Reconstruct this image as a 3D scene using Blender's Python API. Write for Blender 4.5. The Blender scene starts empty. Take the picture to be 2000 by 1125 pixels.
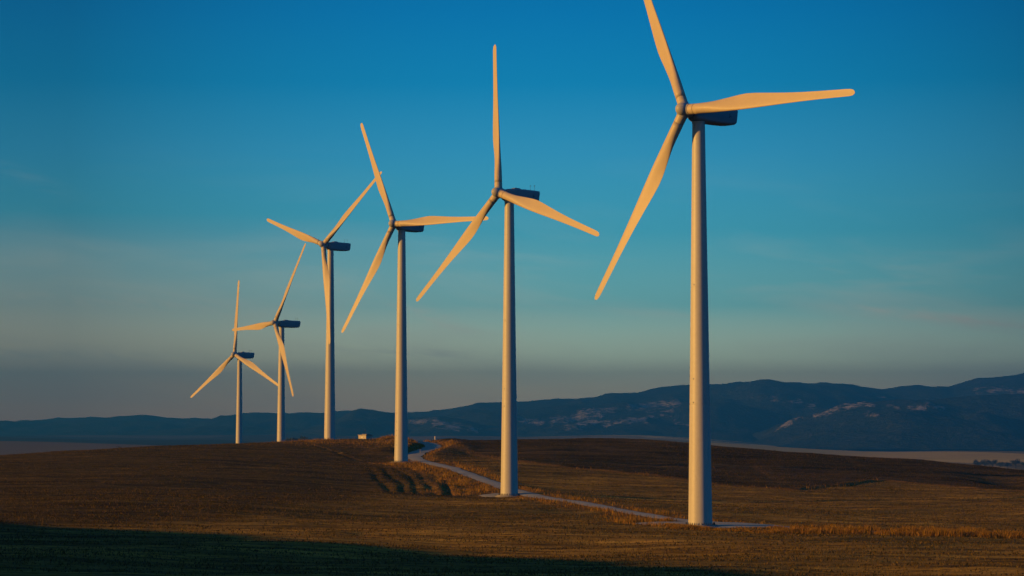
import bpy, bmesh, math, random
import numpy as np
from mathutils import Matrix, Vector

random.seed(7)
rng = np.random.default_rng(11)
S = bpy.context.scene
COL = S.collection
R_ = math.radians

# ------------------------------------------------------------------ camera
F = 4873.5            # focal length in units of a 2000-wide frame
V0 = 844.8            # row of the true horizon
PITCH = math.atan2(V0 - 562.5, F)
cam_d = bpy.data.cameras.new('camera')
cam_d.sensor_width = 36.0
cam_d.lens = 36.0 * F / 2000.0
cam_d.clip_start = 0.5
cam_d.clip_end = 60000
cam = bpy.data.objects.new('camera', cam_d)
COL.objects.link(cam)
cam.location = (0, 0, 0)
cam.rotation_euler = (math.pi / 2 + PITCH, 0, 0)
S.camera = cam


def at(px, py, D):
    """World point at ground distance D (along +Y) seen at a photo pixel."""
    xc = (px - 1000.0) / F
    uc = (562.5 - py) / F
    d = np.array([xc, math.cos(PITCH) - uc * math.sin(PITCH), math.sin(PITCH) + uc * math.cos(PITCH)])
    return d * (D / d[1])


# ------------------------------------------------------------------ helpers
def link(o, parent=None):
    COL.objects.link(o)
    if parent is not None:
        o.parent = parent
    return o


def tag(o, label=None, cat=None, group=None, kind=None):
    if label: o['label'] = label
    if cat: o['category'] = cat
    if group: o['group'] = group
    if kind: o['kind'] = kind
    return o


def empty(name, loc, rz=0.0):
    o = bpy.data.objects.new(name, None)
    o.empty_display_size = 1
    o.location = loc
    o.rotation_euler = (0, 0, rz)
    return link(o)


def obj_bm(name, bm, m, parent=None, smooth=True):
    me = bpy.data.meshes.new(name)
    bmesh.ops.recalc_face_normals(bm, faces=bm.faces[:])
    bm.to_mesh(me)
    bm.free()
    me.materials.append(m)
    if smooth:
        for p in me.polygons: p.use_smooth = True
    return link(bpy.data.objects.new(name, me), parent)


def mesh_np(name, verts, faces, m, parent=None, smooth=True):
    """verts (n,3) ; faces (k,3|4) arrays."""
    me = bpy.data.meshes.new(name)
    verts = np.asarray(verts, np.float32)
    faces = np.asarray(faces, np.int32)
    k, s = faces.shape
    me.vertices.add(len(verts))
    me.vertices.foreach_set('co', verts.ravel())
    me.loops.add(k * s)
    me.loops.foreach_set('vertex_index', faces.ravel())
    me.polygons.add(k)
    me.polygons.foreach_set('loop_start', np.arange(0, k * s, s, dtype=np.int32))
    if smooth:
        me.polygons.foreach_set('use_smooth', np.ones(k, bool))
    me.update(calc_edges=True)
    me.validate()
    if m: me.materials.append(m)
    return link(bpy.data.objects.new(name, me), parent)


def add_attr(o, name, vals):
    a = o.data.attributes.new(name, 'FLOAT', 'POINT')
    a.data.foreach_set('value', np.asarray(vals, np.float32))


def rings(bm, secs, cap=True):
    """skin closed loops of points (list of lists, same length)."""
    vs = [[bm.verts.new(p) for p in s] for s in secs]
    n = len(vs[0])
    for a, b in zip(vs[:-1], vs[1:]):
        for i in range(n):
            j = (i + 1) % n
            bm.faces.new((a[i], a[j], b[j], b[i]))
    if cap:
        bm.faces.new(vs[0][::-1])
        bm.faces.new(vs[-1])
    return vs


def lathe(bm, prof, n=32, M=None):
    """prof: list of (radius, height) about +Z."""
    secs = []
    for r, h in prof:
        s = []
        for i in range(n):
            t = 2 * math.pi * i / n
            p = Vector((r * math.cos(t), r * math.sin(t), h))
            s.append(M @ p if M else p)
        secs.append(s)
    rings(bm, secs)


def box(bm, x0, x1, y0, y1, z0, z1):
    rings(bm, [[(x0, y0, z0), (x1, y0, z0), (x1, y1, z0), (x0, y1, z0)],
               [(x0, y0, z1), (x1, y0, z1), (x1, y1, z1), (x0, y1, z1)]])


# --- numpy value noise
def _hash(ix, iy, seed):
    h = (ix.astype(np.int64) * 374761393 + iy.astype(np.int64) * 668265263 + seed * 974634211) & 0x7fffffff
    h = ((h ^ (h >> 13)) * 1274126177) & 0x7fffffff
    return ((h ^ (h >> 16)) & 0xffff) / 65535.0


def vnoise(x, y, seed=0):
    ix = np.floor(x); iy = np.floor(y)
    fx = x - ix; fy = y - iy
    fx = fx * fx * fx * (fx * (fx * 6 - 15) + 10); fy = fy * fy * fy * (fy * (fy * 6 - 15) + 10)
    a = _hash(ix, iy, seed); b = _hash(ix + 1, iy, seed)
    c = _hash(ix, iy + 1, seed); d = _hash(ix + 1, iy + 1, seed)
    return (a * (1 - fx) + b * fx) * (1 - fy) + (c * (1 - fx) + d * fx) * fy


def fbm(x, y, seed=0, oct=4, gain=0.5):
    s = 0; a = 1; t = 0
    for o in range(oct):
        s = s + a * (vnoise(x * 2 ** o + 17.3 * o, y * 2 ** o - 9.1 * o, seed + o) - 0.5)
        t += a; a *= gain
    return s / t * 2


def sstep(a, b, x):
    t = np.clip((x - a) / (b - a), 0, 1)
    return t * t * (3 - 2 * t)


# ------------------------------------------------------------------ materials
def new_mat(name):
    m = bpy.data.materials.new(name)
    m.use_nodes = True
    nt = m.node_tree
    b = nt.nodes['Principled BSDF']
    return m, nt, b


def N(nt, typ, ins=None, **kw):
    n = nt.nodes.new(typ)
    for k, v in kw.items(): setattr(n, k, v)
    for k, v in (ins or {}).items():
        if isinstance(v, bpy.types.NodeSocket): nt.links.new(v, n.inputs[k])
        else: n.inputs[k].default_value = v
    return n


def ramp(nt, fac, stops, interp='LINEAR'):
    r = nt.nodes.new('ShaderNodeValToRGB')
    r.color_ramp.interpolation = interp
    e = r.color_ramp.elements
    while len(e) < len(stops): e.new(0.5)
    for el, (p, c) in zip(e, stops):
        el.position = p
        el.color = (*c, 1) if len(c) == 3 else c
    nt.links.new(fac, r.inputs[0])
    return r.outputs[0]


def mixc(nt, fac, a, b, blend='MIX'):
    n = nt.nodes.new('ShaderNodeMix')
    n.data_type = 'RGBA'; n.blend_type = blend
    for sock, v in ((n.inputs[0], fac), (n.inputs[6], a), (n.inputs[7], b)):
        if isinstance(v, bpy.types.NodeSocket): nt.links.new(v, sock)
        else: sock.default_value = v if not isinstance(v, tuple) else (*v, 1)[:4]
    return n.outputs[2]


def mathn(nt, op, a, b=0.0, clamp=False):
    n = nt.nodes.new('ShaderNodeMath'); n.operation = op; n.use_clamp = clamp
    for s, v in ((n.inputs[0], a), (n.inputs[1], b)):
        if isinstance(v, bpy.types.NodeSocket): nt.links.new(v, s)
        else: s.default_value = v
    return n.outputs[0]


def scaled(nt, src, sc, rot=(0, 0, 0)):
    return N(nt, 'ShaderNodeMapping', {'Vector': src, 'Scale': sc, 'Rotation': rot}).outputs[0]


def paint(name, col, rough=0.45, dirt=0.10, streak=(1.2, 1.2, 0.06)):
    m, nt, b = new_mat(name)
    tc = N(nt, 'ShaderNodeTexCoord').outputs['Object']
    n1 = N(nt, 'ShaderNodeTexNoise', {'Vector': scaled(nt, tc, streak), 'Scale': 1.0, 'Detail': 5}).outputs[0]
    n2 = N(nt, 'ShaderNodeTexNoise', {'Vector': tc, 'Scale': 2.5, 'Detail': 6}).outputs[0]
    f = mathn(nt, 'ADD', mathn(nt, 'MULTIPLY', n1, 0.6), mathn(nt, 'MULTIPLY', n2, 0.4))
    c = ramp(nt, f, [(0.32, tuple(x * (1 - dirt) for x in col)), (0.62, col)])
    nt.links.new(c, b.inputs['Base Color'])
    b.inputs['Roughness'].default_value = rough
    b.inputs['Specular IOR Level'].default_value = 0.35
    return m


M_TOWER = paint('tower_paint', (0.73, 0.71, 0.62), 0.42, 0.15)
M_BLADE = paint('blade_gelcoat', (0.71, 0.60, 0.41), 0.45, 0.08, (0.7, 0.7, 0.25))  # blade white yellowed in colour for the warmer light at rotor height
M_NAC = paint('nacelle_shell', (0.34, 0.41, 0.45), 0.5, 0.15, (0.3, 0.3, 1.2))  # white shell, coloured darker and bluer to deepen its shaded side
M_HUB = paint('hub_shell', (0.56, 0.55, 0.51), 0.45, 0.12, (1, 1, 1))
M_DARK = paint('dark_steel', (0.045, 0.045, 0.05), 0.6, 0.3, (2, 2, 2))
M_CONC = paint('foundation_concrete', (0.42, 0.39, 0.34), 0.9, 0.35, (1.5, 1.5, 1.5))
M_STEEL = paint('pale_steel', (0.75, 0.74, 0.70), 0.3, 0.15, (2, 2, 2))
M_EMBLEM = paint('emblem_paint', (0.06, 0.07, 0.10), 0.6, 0.1, (3, 3, 3))
M_RENDER = paint('hut_render', (0.76, 0.68, 0.54), 0.9, 0.2, (1, 1, 0.5))
M_ROOF = paint('hut_roof', (0.42, 0.40, 0.37), 0.9, 0.3, (1, 1, 1))

# ------------------------------------------------------------------ terrain
SUN_EL = R_(10.0)
SUN_AZ = R_(15.0)         # light travels to the right, turned this much away from the camera
LDIR = np.array([math.cos(SUN_AZ) * math.cos(SUN_EL), math.sin(SUN_AZ) * math.cos(SUN_EL), -math.sin(SUN_EL)])

H_TOWER = 49.12
TURB = [  # X, Y, hub z, yaw, first blade angle
    (22.32, 296.85, 38.08, 48.35, -28.89),
    (-0.44, 407.31, 38.84, 49.06, -10.95),
    (-22.96, 518.04, 42.95, 41.5, -29.43),
    (-45.78, 628.00, 46.97, 45.88, 48.24),
    (-67.79, 733.80, 31.92, 53.98, 27.55),
    (-93.56, 857.23, 26.52, 41.98, -4.22),
]

ctrl = []
for p in [(1368, 1027, 297), (993.5, 969, 407), (782.5, 903, 518), (643.5, 859.5, 628),
          # road line
          (1700, 1039, 290), (1900, 1046, 284), (1300, 1013, 315), (1210, 997, 345), (1120, 980, 375), (1030, 963, 410),
          (960, 943, 440), (900, 921, 475), (860, 909, 500), (820, 901, 522), (803, 893, 540), (818, 884, 560),
          (838, 877, 585), (848, 872, 605), (845, 868, 622), (830, 865, 640),
          # left field
          (0, 1060, 230), (0, 1000, 300), (0, 940, 400), (0, 893, 520), (200, 878, 560), (340, 871, 580),
          (466, 867, 600), (546, 864, 615), (720, 858, 645), (780, 861, 650),
          (300, 1040, 255), (300, 980, 330), (300, 920, 430), (600, 1060, 240), (600, 1000, 320), (600, 940, 420), (600, 895, 520),
          (1000, 1060, 250), (1000, 1110, 207), (500, 1110, 200), (0, 1125, 185),
          # right fields
          (2000, 1125, 198), (1500, 1110, 207), (1500, 1060, 255), (2000, 1050, 281), (1750, 1000, 385), (2000, 985, 400),
          (1560, 958, 455), (1735, 938, 515), (2000, 962, 470), (1400, 946, 465), (1250, 926, 490), (1130, 915, 500), (1010, 903, 515),
          (1200, 895, 545), (1400, 905, 545), (1600, 915, 550), (1800, 925, 545),
          (870, 862, 640), (1000, 859, 640), (1100, 857.5, 650), (1250, 860, 660), (1400, 871, 640), (1600, 885, 620),
          (1800, 902, 600), (1900, 910, 590), (2000, 920, 580), (1150, 960, 430), (1250, 980, 390)]:
    ctrl.append(at(*p))
for px, D, z in [(0, 640, -13), (200, 680, -13), (466, 700, -13), (640, 725, -11), (830, 735, -11), (1000, 735, -10), (1250, 760, -11),
                 (1400, 740, -12), (1600, 720, -14), (1800, 700, -16), (2000, 680, -18)]:
    ctrl.append(np.array([(px - 1000) / F * D, D, z]))
for x, y, z in [(-67.79, 733.8, -17.2), (-93.56, 857.23, -22.6), (0, 880, -24), (120, 880, -28), (-180, 520, -8), (-180, 350, -8), (-180, 700, -18),
                (-180, 880, -26), (190, 300, -14), (190, 450, -13.5), (190, 600, -13), (190, 760, -24), (190, 900, -32),
                (-120, 150, -10.5), (0, 150, -10.9), (120, 150, -12), (-180, 200, -9)]:
    ctrl.append(np.array([x, y, z], float))
ctrl = np.array(ctrl)
YS = 0.55


def _tps_fit(P):
    A = np.c_[P[:, 0], P[:, 1] * YS] / 100.0
    n = len(A)
    r2 = ((A[:, None, :] - A[None]) ** 2).sum(-1)
    K = 0.5 * r2 * np.log(r2 + 1e-12) + np.eye(n) * 2e-4
    Q = np.c_[np.ones(n), A]
    Mx = np.block([[K, Q], [Q.T, np.zeros((3, 3))]])
    w = np.linalg.solve(Mx, np.r_[P[:, 2], 0, 0, 0])
    return A, w


_A, _W = _tps_fit(ctrl)


def tps(x, y):
    B = np.stack([x.ravel(), y.ravel() * YS], 1) / 100.0
    out = np.empty(len(B))
    for i in range(0, len(B), 20000):
        b = B[i:i + 20000]
        r2 = ((b[:, None, :] - _A[None]) ** 2).sum(-1)
        out[i:i + 20000] = (0.5 * r2 * np.log(r2 + 1e-12)) @ _W[:-3] + _W[-3] + b @ _W[-2:]
    return out.reshape(x.shape)


ROAD = np.array([at(*p)[:2] for p in [(2300, 1053, 279), (2000, 1048, 283), (1700, 1039, 290), (1500, 1031, 297), (1400, 1022, 306), (1300, 1012, 316), (1210, 997, 345), (1120, 980, 375),
                                      (1030, 963, 408), (960, 943, 440), (900, 921, 475), (860, 909, 500), (824, 900, 522),
                                      (807, 893, 540), (817, 884, 560), (837, 877, 583), (847, 872, 603), (842, 868, 620),
                                      (826, 865, 640), (800, 865, 665), (760, 866, 700)]])


def catmull(P, n=10):
    P = np.asarray(P, float)
    Q = np.vstack([2 * P[0] - P[1], P, 2 * P[-1] - P[-2]])
    out = []
    for i in range(1, len(Q) - 2):
        for k in range(n):
            t = k / n
            out.append(0.5 * ((2 * Q[i]) + (-Q[i - 1] + Q[i + 1]) * t + (2 * Q[i - 1] - 5 * Q[i] + 4 * Q[i + 1] - Q[i + 2]) * t * t
                              + (-Q[i - 1] + 3 * Q[i] - 3 * Q[i + 1] + Q[i + 2]) * t ** 3))
    out.append(P[-1])
    return np.array(out)


ROADC = catmull(ROAD, 8)


def poly_dist(x, y, P):
    """unsigned distance and signed side (+ = left of the walking direction) to a polyline."""
    best = np.full(x.shape, 1e9); side = np.zeros(x.shape)
    for a, b in zip(P[:-1], P[1:]):
        d = b - a; L2 = d @ d + 1e-12
        t = np.clip(((x - a[0]) * d[0] + (y - a[1]) * d[1]) / L2, 0, 1)
        ex = x - a[0] - t * d[0]; ey = y - a[1] - t * d[1]
        q = np.hypot(ex, ey)
        m = q < best
        best = np.where(m, q, best)
        side = np.where(m, np.sign(d[0] * ey - d[1] * ex), side)
    return best, side


# edge between pale stubble (near) and the darker field on the far right-hand hill
EDGE = np.array([at(*p)[:2] for p in [(868, 868, 612), (905, 880, 575), (1010, 903, 520), (1130, 915, 500), (1250, 926, 490), (1400, 946, 465), (1560, 959, 455), (1640, 949, 480), (1735, 938, 515),
                                      (1850, 948, 495), (2000, 962, 470), (2300, 985, 440)]])
# crest of the hill out of frame on the left whose shadow lies over the foreground
SH_S = 130.0
SHB = np.array([at(*p) for p in [(-250, 1024, 294), (0, 1036, 279), (500, 1059, 248), (1000, 1089, 221), (1450, 1122, 198), (1800, 1158, 177)]])
CREST = SHB - LDIR[None, :] / math.cos(SUN_EL) * SH_S
# rills in the slope left of the verge
RILLS = []
for k, (xs, n_) in enumerate([(712, 0), (744, 1), (774, 2), (803, 3), (830, 4), (838, 5)]):
    RILLS.append(np.array([at(xs + f * 52 + 6 * math.sin(f * 8 + n_ * 2.1) - 26 * max(0, f - .7), 920 + 2 * math.sin(n_ * 1.7) + f * 46, 480 - f * 74)[:2] for f in np.linspace(0, 1, 9)]))
RILLS += [np.array([at(*p)[:2] for p in q]) for q in [
    [(905, 1006, 335), (1000, 1010, 326), (1070, 1014, 318), (1110, 1018, 312)],
    [(930, 1018, 318), (1030, 1022, 309), (1100, 1030, 299)],
    [(500, 893, 522), (560, 897, 512), (650, 897, 512), (690, 899, 507)],
    [(610, 872, 580), (660, 884, 545), (700, 893, 523), (735, 899, 508)]]]


def edge_sd(x, y):
    """distance beyond (+) or before (-) the field edge."""
    q = np.arange(-40, 240, 1.0)
    yy = np.interp(q, EDGE[:, 0], EDGE[:, 1])
    yy = np.convolve(np.r_[[yy[0]] * 2, yy, [yy[-1]] * 2], [.1, .2, .4, .2, .1], 'valid')
    sl = np.gradient(yy)
    return (y - np.interp(x, q, yy)) / np.sqrt(1 + np.interp(x, q, sl) ** 2)


def terrain(x, y, detail=True):
    x = np.asarray(x, float); y = np.asarray(y, float)
    xc = np.clip(x, -190, 190); yc = np.clip(y, 150, 900)
    z = tps(xc, yc)
    # valley beyond
    az = x / np.maximum(y, 300.0)
    zv = -24 - 20 * sstep(0.045, 0.15, az) + 16 * sstep(2200, 6500, y) * (1 - sstep(0.06, 0.15, az)) \
        + 17 * fbm(x / 1000 + 3, y / 1500, 5, 4) * sstep(1200, 3000, y)
    zv = zv + 4 * sstep(3500, 7000, y) * sstep(0.12, 0.2, az)
    z = z + (zv - z) * sstep(820, 1500, y)
    z = z + (-20 - z) * sstep(200, 600, np.abs(x)) * (1 - sstep(700, 1500, y))
    # slope down from the place of the camera
    zn = np.minimum(-1.75, -1.75 - 0.068 * np.maximum(np.hypot(x, y) - 4, 0))
    z = np.where(y < 190, z + (np.maximum(zn, z) - z) * (1 - sstep(110, 165, y)), z)
    # hill on the left, out of frame
    d, s = poly_dist(x, y, CREST[:, :2])
    zc = np.interp(y, CREST[::-1, 1], CREST[::-1, 2]) + 0.8 * fbm(y / 6, y * 0, 401, 4)
    far = sstep(CREST[0, 1] + 60, CREST[0, 1] - 5, y)
    prof = np.where(s < 0, np.exp(-(d / 60.0) ** 2), np.exp(-(d / 34.0) ** 2))
    hill = (zc - z) * prof * far
    z = z + np.where(np.abs(az) < 9, np.maximum(hill, 0), 0)
    if not detail: return z
    rd, rs = poly_dist(x, y, ROADC)
    nearroad = sstep(2.4, 7.0, rd)
    fade = (1 - sstep(900, 1600, y)) * sstep(60, 150, y)
    n = 0.55 * fbm(x / 34, y / 40, 21, 3) + 0.20 * fbm(x / 9, y / 6, 31, 3) + 0.07 * fbm(x / 2.6, y / 1.4, 41, 2)
    z = z + n * nearroad * fade
    # cutting where the road climbs over the crest
    cut = sstep(538, 556, y) * (1 - sstep(640, 668, y))
    bank = sstep(2.5, 5.0, rd) * (1 - sstep(6.5, 13, rd))
    z = z + cut * bank * np.where(rs > 0, 1.0, 0.5)
    # bank left of the third turbine
    # terrace step along the field edge
    sd = edge_sd(x, y)
    env = 0.05 + 0.30 * sstep(42, 54, x) * (1 - sstep(72, 84, x))
    z = z + env * (x > -40) * sstep(-0.5, 1.3, sd) * (1 - sstep(8, 60, sd)) * sstep(3, 9, rd) * (1 - sstep(700, 760, y))
    z = z - 2.4 * np.exp(-((x - 107) / 9.0) ** 2 - ((y - 528) / 22.0) ** 2)
    for k, P in enumerate(RILLS):
        q, qs = poly_dist(x, y, P)
        a = (0.15 if k < 5 else 0.36) if k < 6 else (0.12 if k < 8 else 0.26)
        a = a * (0.85 + 0.3 * vnoise(x / 9, y / 22, 300 + k))
        z = z - a * np.exp(-(q / 0.60) ** 2) + a * 0.45 * np.exp(-((q - 1.1) / 0.6) ** 2)
    return z


def axis(lo, hi, step, far_lo, far_hi, g=1.09):
    c = list(np.arange(lo, hi + step * .5, step))
    s = step; p = c[-1]; up = []
    while p < far_hi:
        s *= g; p += s; up.append(p)
    s = step; p = c[0]; dn = []
    while p > far_lo:
        s *= g; p -= s; dn.append(p)
    return np.array(dn[::-1] + c + up)


gx = axis(-125, 125, 0.65, -16000, 16000)
gy = axis(180, 670, 0.75, -1200, 16500, 1.075)
GX, GY = np.meshgrid(gx, gy)
GZ = terrain(GX, GY)
nx, ny = len(gx), len(gy)
idx = np.arange(nx * ny).reshape(ny, nx)
quads = np.stack([idx[:-1, :-1], idx[:-1, 1:], idx[1:, 1:], idx[1:, :-1]], -1).reshape(-1, 4)

x, y = GX.ravel(), GY.ravel()
rd, rs = poly_dist(x, y, ROADC)
ed, _ = poly_dist(x, y, EDGE)
sdg = edge_sd(x, y)
inx = (1 - sstep(900, 1300, y))
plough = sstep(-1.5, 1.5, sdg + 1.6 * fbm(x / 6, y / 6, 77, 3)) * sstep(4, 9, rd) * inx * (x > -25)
wedge, _ = poly_dist(x, y, np.array([at(*p)[:2] for p in [(770, 901, 512), (850, 918, 480), (900, 935, 450), (930, 957, 415), (900, 960, 412)]]))
vn = fbm(x / 5, y / 8, 55, 3)
verge = np.maximum(sstep(6.8, 2.6, rd + 2.4 * vn), sstep(9, 4.5, wedge + 2.5 * vn))
verge = np.maximum(verge, 0.8 * sstep(3.0, 0.8, ed + 1.4 * vn) * (y < 640)) * inx
crestgrass = sstep(560, 625, y + 18 * vn) * sstep(-62, -48, x) * (1 - sstep(-24, -18, x)) * inx
verge = np.maximum(verge, 0.85 * crestgrass)
left_dim = (1 - sstep(-34, -6, x - 0.10 * (y - 400) + 9 * fbm(x / 22, y / 30, 83, 3) + 22 * sstep(300, 240, y))) * inx  # olive-brown left field, darkened in colour for slope light and lens falloff


def ground_mat():
    m, nt, b = new_mat('stubble_ground')
    P = N(nt, 'ShaderNodeNewGeometry').outputs['Position']
    row = N(nt, 'ShaderNodeTexNoise', {'Vector': scaled(nt, P, (0.06, 0.50, 0.05), (0, 0, 0.05)), 'Scale': 1.0, 'Detail': 8, 'Roughness': 0.72, 'Distortion': 0.35}).outputs[0]
    fine = N(nt, 'ShaderNodeTexNoise', {'Vector': scaled(nt, P, (0.75, 2.6, 0.8)), 'Scale': 1.0, 'Detail': 6, 'Roughness': 0.7}).outputs[0]
    patch = N(nt, 'ShaderNodeTexNoise', {'Vector': scaled(nt, P, (0.016, 0.022, 0.01)), 'Scale': 1.0, 'Detail': 4, 'Roughness': 0.6, 'Distortion': 0.6}).outputs[0]
    f = mathn(nt, 'ADD', mathn(nt, 'MULTIPLY', row, 0.55), mathn(nt, 'MULTIPLY', fine, 0.45))
    stub = ramp(nt, f, [(0.400, (0.077, 0.042, 0.006)), (0.473, (0.309, 0.172, 0.024)), (0.547, (0.588, 0.342, 0.049)), (0.620, (0.774, 0.478, 0.076))])
    green = ramp(nt, f, [(0.400, (0.050, 0.037, 0.007)), (0.496, (0.188, 0.127, 0.023)), (0.620, (0.405, 0.271, 0.050))])
    c = mixc(nt, ramp(nt, patch, [(0.40, (0, 0, 0)), (0.60, (1, 1, 1))]), stub, green)
    fl = N(nt, 'ShaderNodeAttribute', attribute_name='left_dim').outputs['Fac']
    left_dim = ramp(nt, f, [(0.400, (0.035, 0.022, 0.005)), (0.496, (0.106, 0.069, 0.014)), (0.620, (0.220, 0.147, 0.031))])  # darker ground colours that carry the left field's painted dimming
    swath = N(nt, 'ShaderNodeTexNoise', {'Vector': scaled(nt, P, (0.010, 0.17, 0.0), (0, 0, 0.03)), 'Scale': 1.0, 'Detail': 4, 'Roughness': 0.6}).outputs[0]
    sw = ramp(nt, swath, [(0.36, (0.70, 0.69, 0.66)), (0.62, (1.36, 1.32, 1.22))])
    c = mixc(nt, fl, c, left_dim)
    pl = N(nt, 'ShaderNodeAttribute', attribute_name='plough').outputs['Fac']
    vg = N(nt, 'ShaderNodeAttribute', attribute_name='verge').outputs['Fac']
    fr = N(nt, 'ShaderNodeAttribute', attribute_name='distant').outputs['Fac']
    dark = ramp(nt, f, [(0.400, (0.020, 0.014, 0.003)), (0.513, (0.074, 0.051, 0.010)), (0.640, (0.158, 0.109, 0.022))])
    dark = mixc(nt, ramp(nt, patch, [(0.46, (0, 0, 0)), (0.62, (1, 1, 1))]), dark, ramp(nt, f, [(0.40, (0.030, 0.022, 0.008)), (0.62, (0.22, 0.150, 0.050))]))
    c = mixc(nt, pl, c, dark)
    c = mixc(nt, 1.0, c, sw, 'MULTIPLY')
    vgc = ramp(nt, f, [(0.34, (0.107, 0.053, 0.009)), (0.52, (0.351, 0.178, 0.032)), (0.70, (0.594, 0.329, 0.065))])
    c = mixc(nt, mathn(nt, 'MULTIPLY', vg, 0.8), c, vgc)
    # far valley : parcels of stubble and scrub
    vo = N(nt, 'ShaderNodeTexVoronoi', {'Vector': scaled(nt, P, (0.0013, 0.0007, 0.0)), 'Scale': 1.0, 'Randomness': 0.9})
    farf = mathn(nt, 'ADD', N(nt, 'ShaderNodeSeparateColor', {'Color': vo.outputs['Color']}).outputs[0],
                 mathn(nt, 'MULTIPLY', mathn(nt, 'SUBTRACT', patch, 0.5), 0.8))
    farc = ramp(nt, farf, [(0.05, (0.101, 0.072, 0.012)), (0.35, (0.405, 0.277, 0.050)), (0.6, (0.648, 0.445, 0.081)), (0.95, (0.891, 0.636, 0.122))])
    lf = N(nt, 'ShaderNodeAttribute', attribute_name='scrubland').outputs['Fac']
    farc = mixc(nt, lf, farc, ramp(nt, mathn(nt, 'ADD', farf, mathn(nt, 'MULTIPLY', mathn(nt, 'SUBTRACT', fine, 0.5), 0.5)), [(0.2, (0.05, 0.042, 0.024)), (0.75, (0.25, 0.18, 0.105))]))
    c = mixc(nt, fr, c, farc)
    nt.links.new(c, b.inputs['Base Color'])
    b.inputs['Roughness'].default_value = 1.0
    b.inputs['Specular IOR Level'].default_value = 0.05
    bmp = N(nt, 'ShaderNodeBump', {'Height': f, 'Strength': 0.9, 'Distance': 0.40})
    nt.links.new(bmp.outputs[0], b.inputs['Normal'])
    return m


ground = mesh_np('ground', np.stack([x, y, GZ.ravel()], 1), quads, ground_mat())
tag(ground, kind='structure')
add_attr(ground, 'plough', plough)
add_attr(ground, 'verge', verge)
add_attr(ground, 'left_dim', left_dim)
add_attr(ground, 'distant', sstep(800, 1500, y))
add_attr(ground, 'scrubland', 1 - sstep(-0.03, 0.05, x / np.maximum(y, 300)))

# ------------------------------------------------------------------ road and gravel pads
def gravel_mat(name, c0, c1):
    m, nt, b = new_mat(name)
    P = N(nt, 'ShaderNodeNewGeometry').outputs['Position']
    n1 = N(nt, 'ShaderNodeTexNoise', {'Vector': P, 'Scale': 0.35, 'Detail': 8, 'Roughness': 0.7}).outputs[0]
    n2 = N(nt, 'ShaderNodeTexNoise', {'Vector': P, 'Scale': 5.0, 'Detail': 3}).outputs[0]
    f = mathn(nt, 'ADD', mathn(nt, 'MULTIPLY', n1, 0.6), mathn(nt, 'MULTIPLY', n2, 0.4))
    nt.links.new(ramp(nt, f, [(0.3, c0), (0.7, c1)]), b.inputs['Base Color'])
    b.inputs['Roughness'].default_value = 1.0
    b.inputs['Specular IOR Level'].default_value = 0.1
    nt.links.new(N(nt, 'ShaderNodeBump', {'Height': n2, 'Strength': 0.25, 'Distance': 0.05}).outputs[0], b.inputs['Normal'])
    return m


M_GRAVEL = gravel_mat('road_gravel', (0.38, 0.38, 0.275), (0.62, 0.615, 0.45))
RC = catmull(ROAD, 40)
tan = np.gradient(RC, axis=0); tan /= np.linalg.norm(tan, axis=1)[:, None]
nor = np.stack([-tan[:, 1], tan[:, 0]], 1)
across = np.linspace(-1, 1, 9)
s_along = np.r_[0, np.cumsum(np.linalg.norm(np.diff(RC, axis=0), axis=1))]
wl = 1.55 + 0.45 * fbm(s_along / 7, s_along * 0, 91, 3); wr = 1.55 + 0.45 * fbm(s_along / 7, s_along * 0 + 40, 92, 3)
narrow = 1 - 0.62 * sstep(26, 50, RC[:, 0])
wide = 1 + 0.25 * sstep(525, 560, RC[:, 1])
V = []
for a in across:
    w = np.where(a < 0, wr, wl) * narrow * wide * a
    V.append(RC + nor * w[:, None])
V = np.stack(V, 1)
zz = terrain(V[..., 0], V[..., 1])
zz = 0.5 * zz + 0.5 * zz.mean(1, keepdims=True) + 0.05 + 0.06 * (1 - across ** 2)[None]
n0, n1_ = V.shape[:2]
ii = np.arange(n0 * n1_).reshape(n0, n1_)
road = mesh_np('road', np.dstack([V, zz]).reshape(-1, 3), np.stack([ii[:-1, :-1], ii[1:, :-1], ii[1:, 1:], ii[:-1, 1:]], -1).reshape(-1, 4), M_GRAVEL)
tag(road, kind='structure')


def pad(cx, cy, rx, ry, rot, dz):
    nr, na = 8, 40
    a = np.linspace(0, 2 * np.pi, na, endpoint=False)
    wob = 1 + 0.16 * fbm(np.cos(a) * 1.7 + cx, np.sin(a) * 1.7 + cy, 66, 3)
    vs = []
    for k in range(nr + 1):
        r = k / nr
        px_, py_ = rx * r * np.cos(a) * wob, ry * r * np.sin(a) * wob
        X = cx + px_ * math.cos(rot) - py_ * math.sin(rot); Y = cy + px_ * math.sin(rot) + py_ * math.cos(rot)
        vs.append(np.stack([X, Y, terrain(X, Y) + dz - 0.10 * max(0, r - .85) / .15], 1))
    V = np.concatenate(vs)
    f = []
    for k in range(nr):
        for i in range(na):
            j = (i + 1) % na
            f.append((k * na + i, k * na + j, (k + 1) * na + j, (k + 1) * na + i))
    o = mesh_np('gravel_pad', V, f, M_GRAVEL)
    tag(o, kind='structure')
    return o


pad(24.6, 301.3, 10.5, 6.8, 0.2, 0.13)
pad(-1.6, 409.5, 4.6, 3.2, 0.5, 0.13)
pad(-22.3, 520.5, 2.8, 3.6, 0.9, 0.13)

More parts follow.
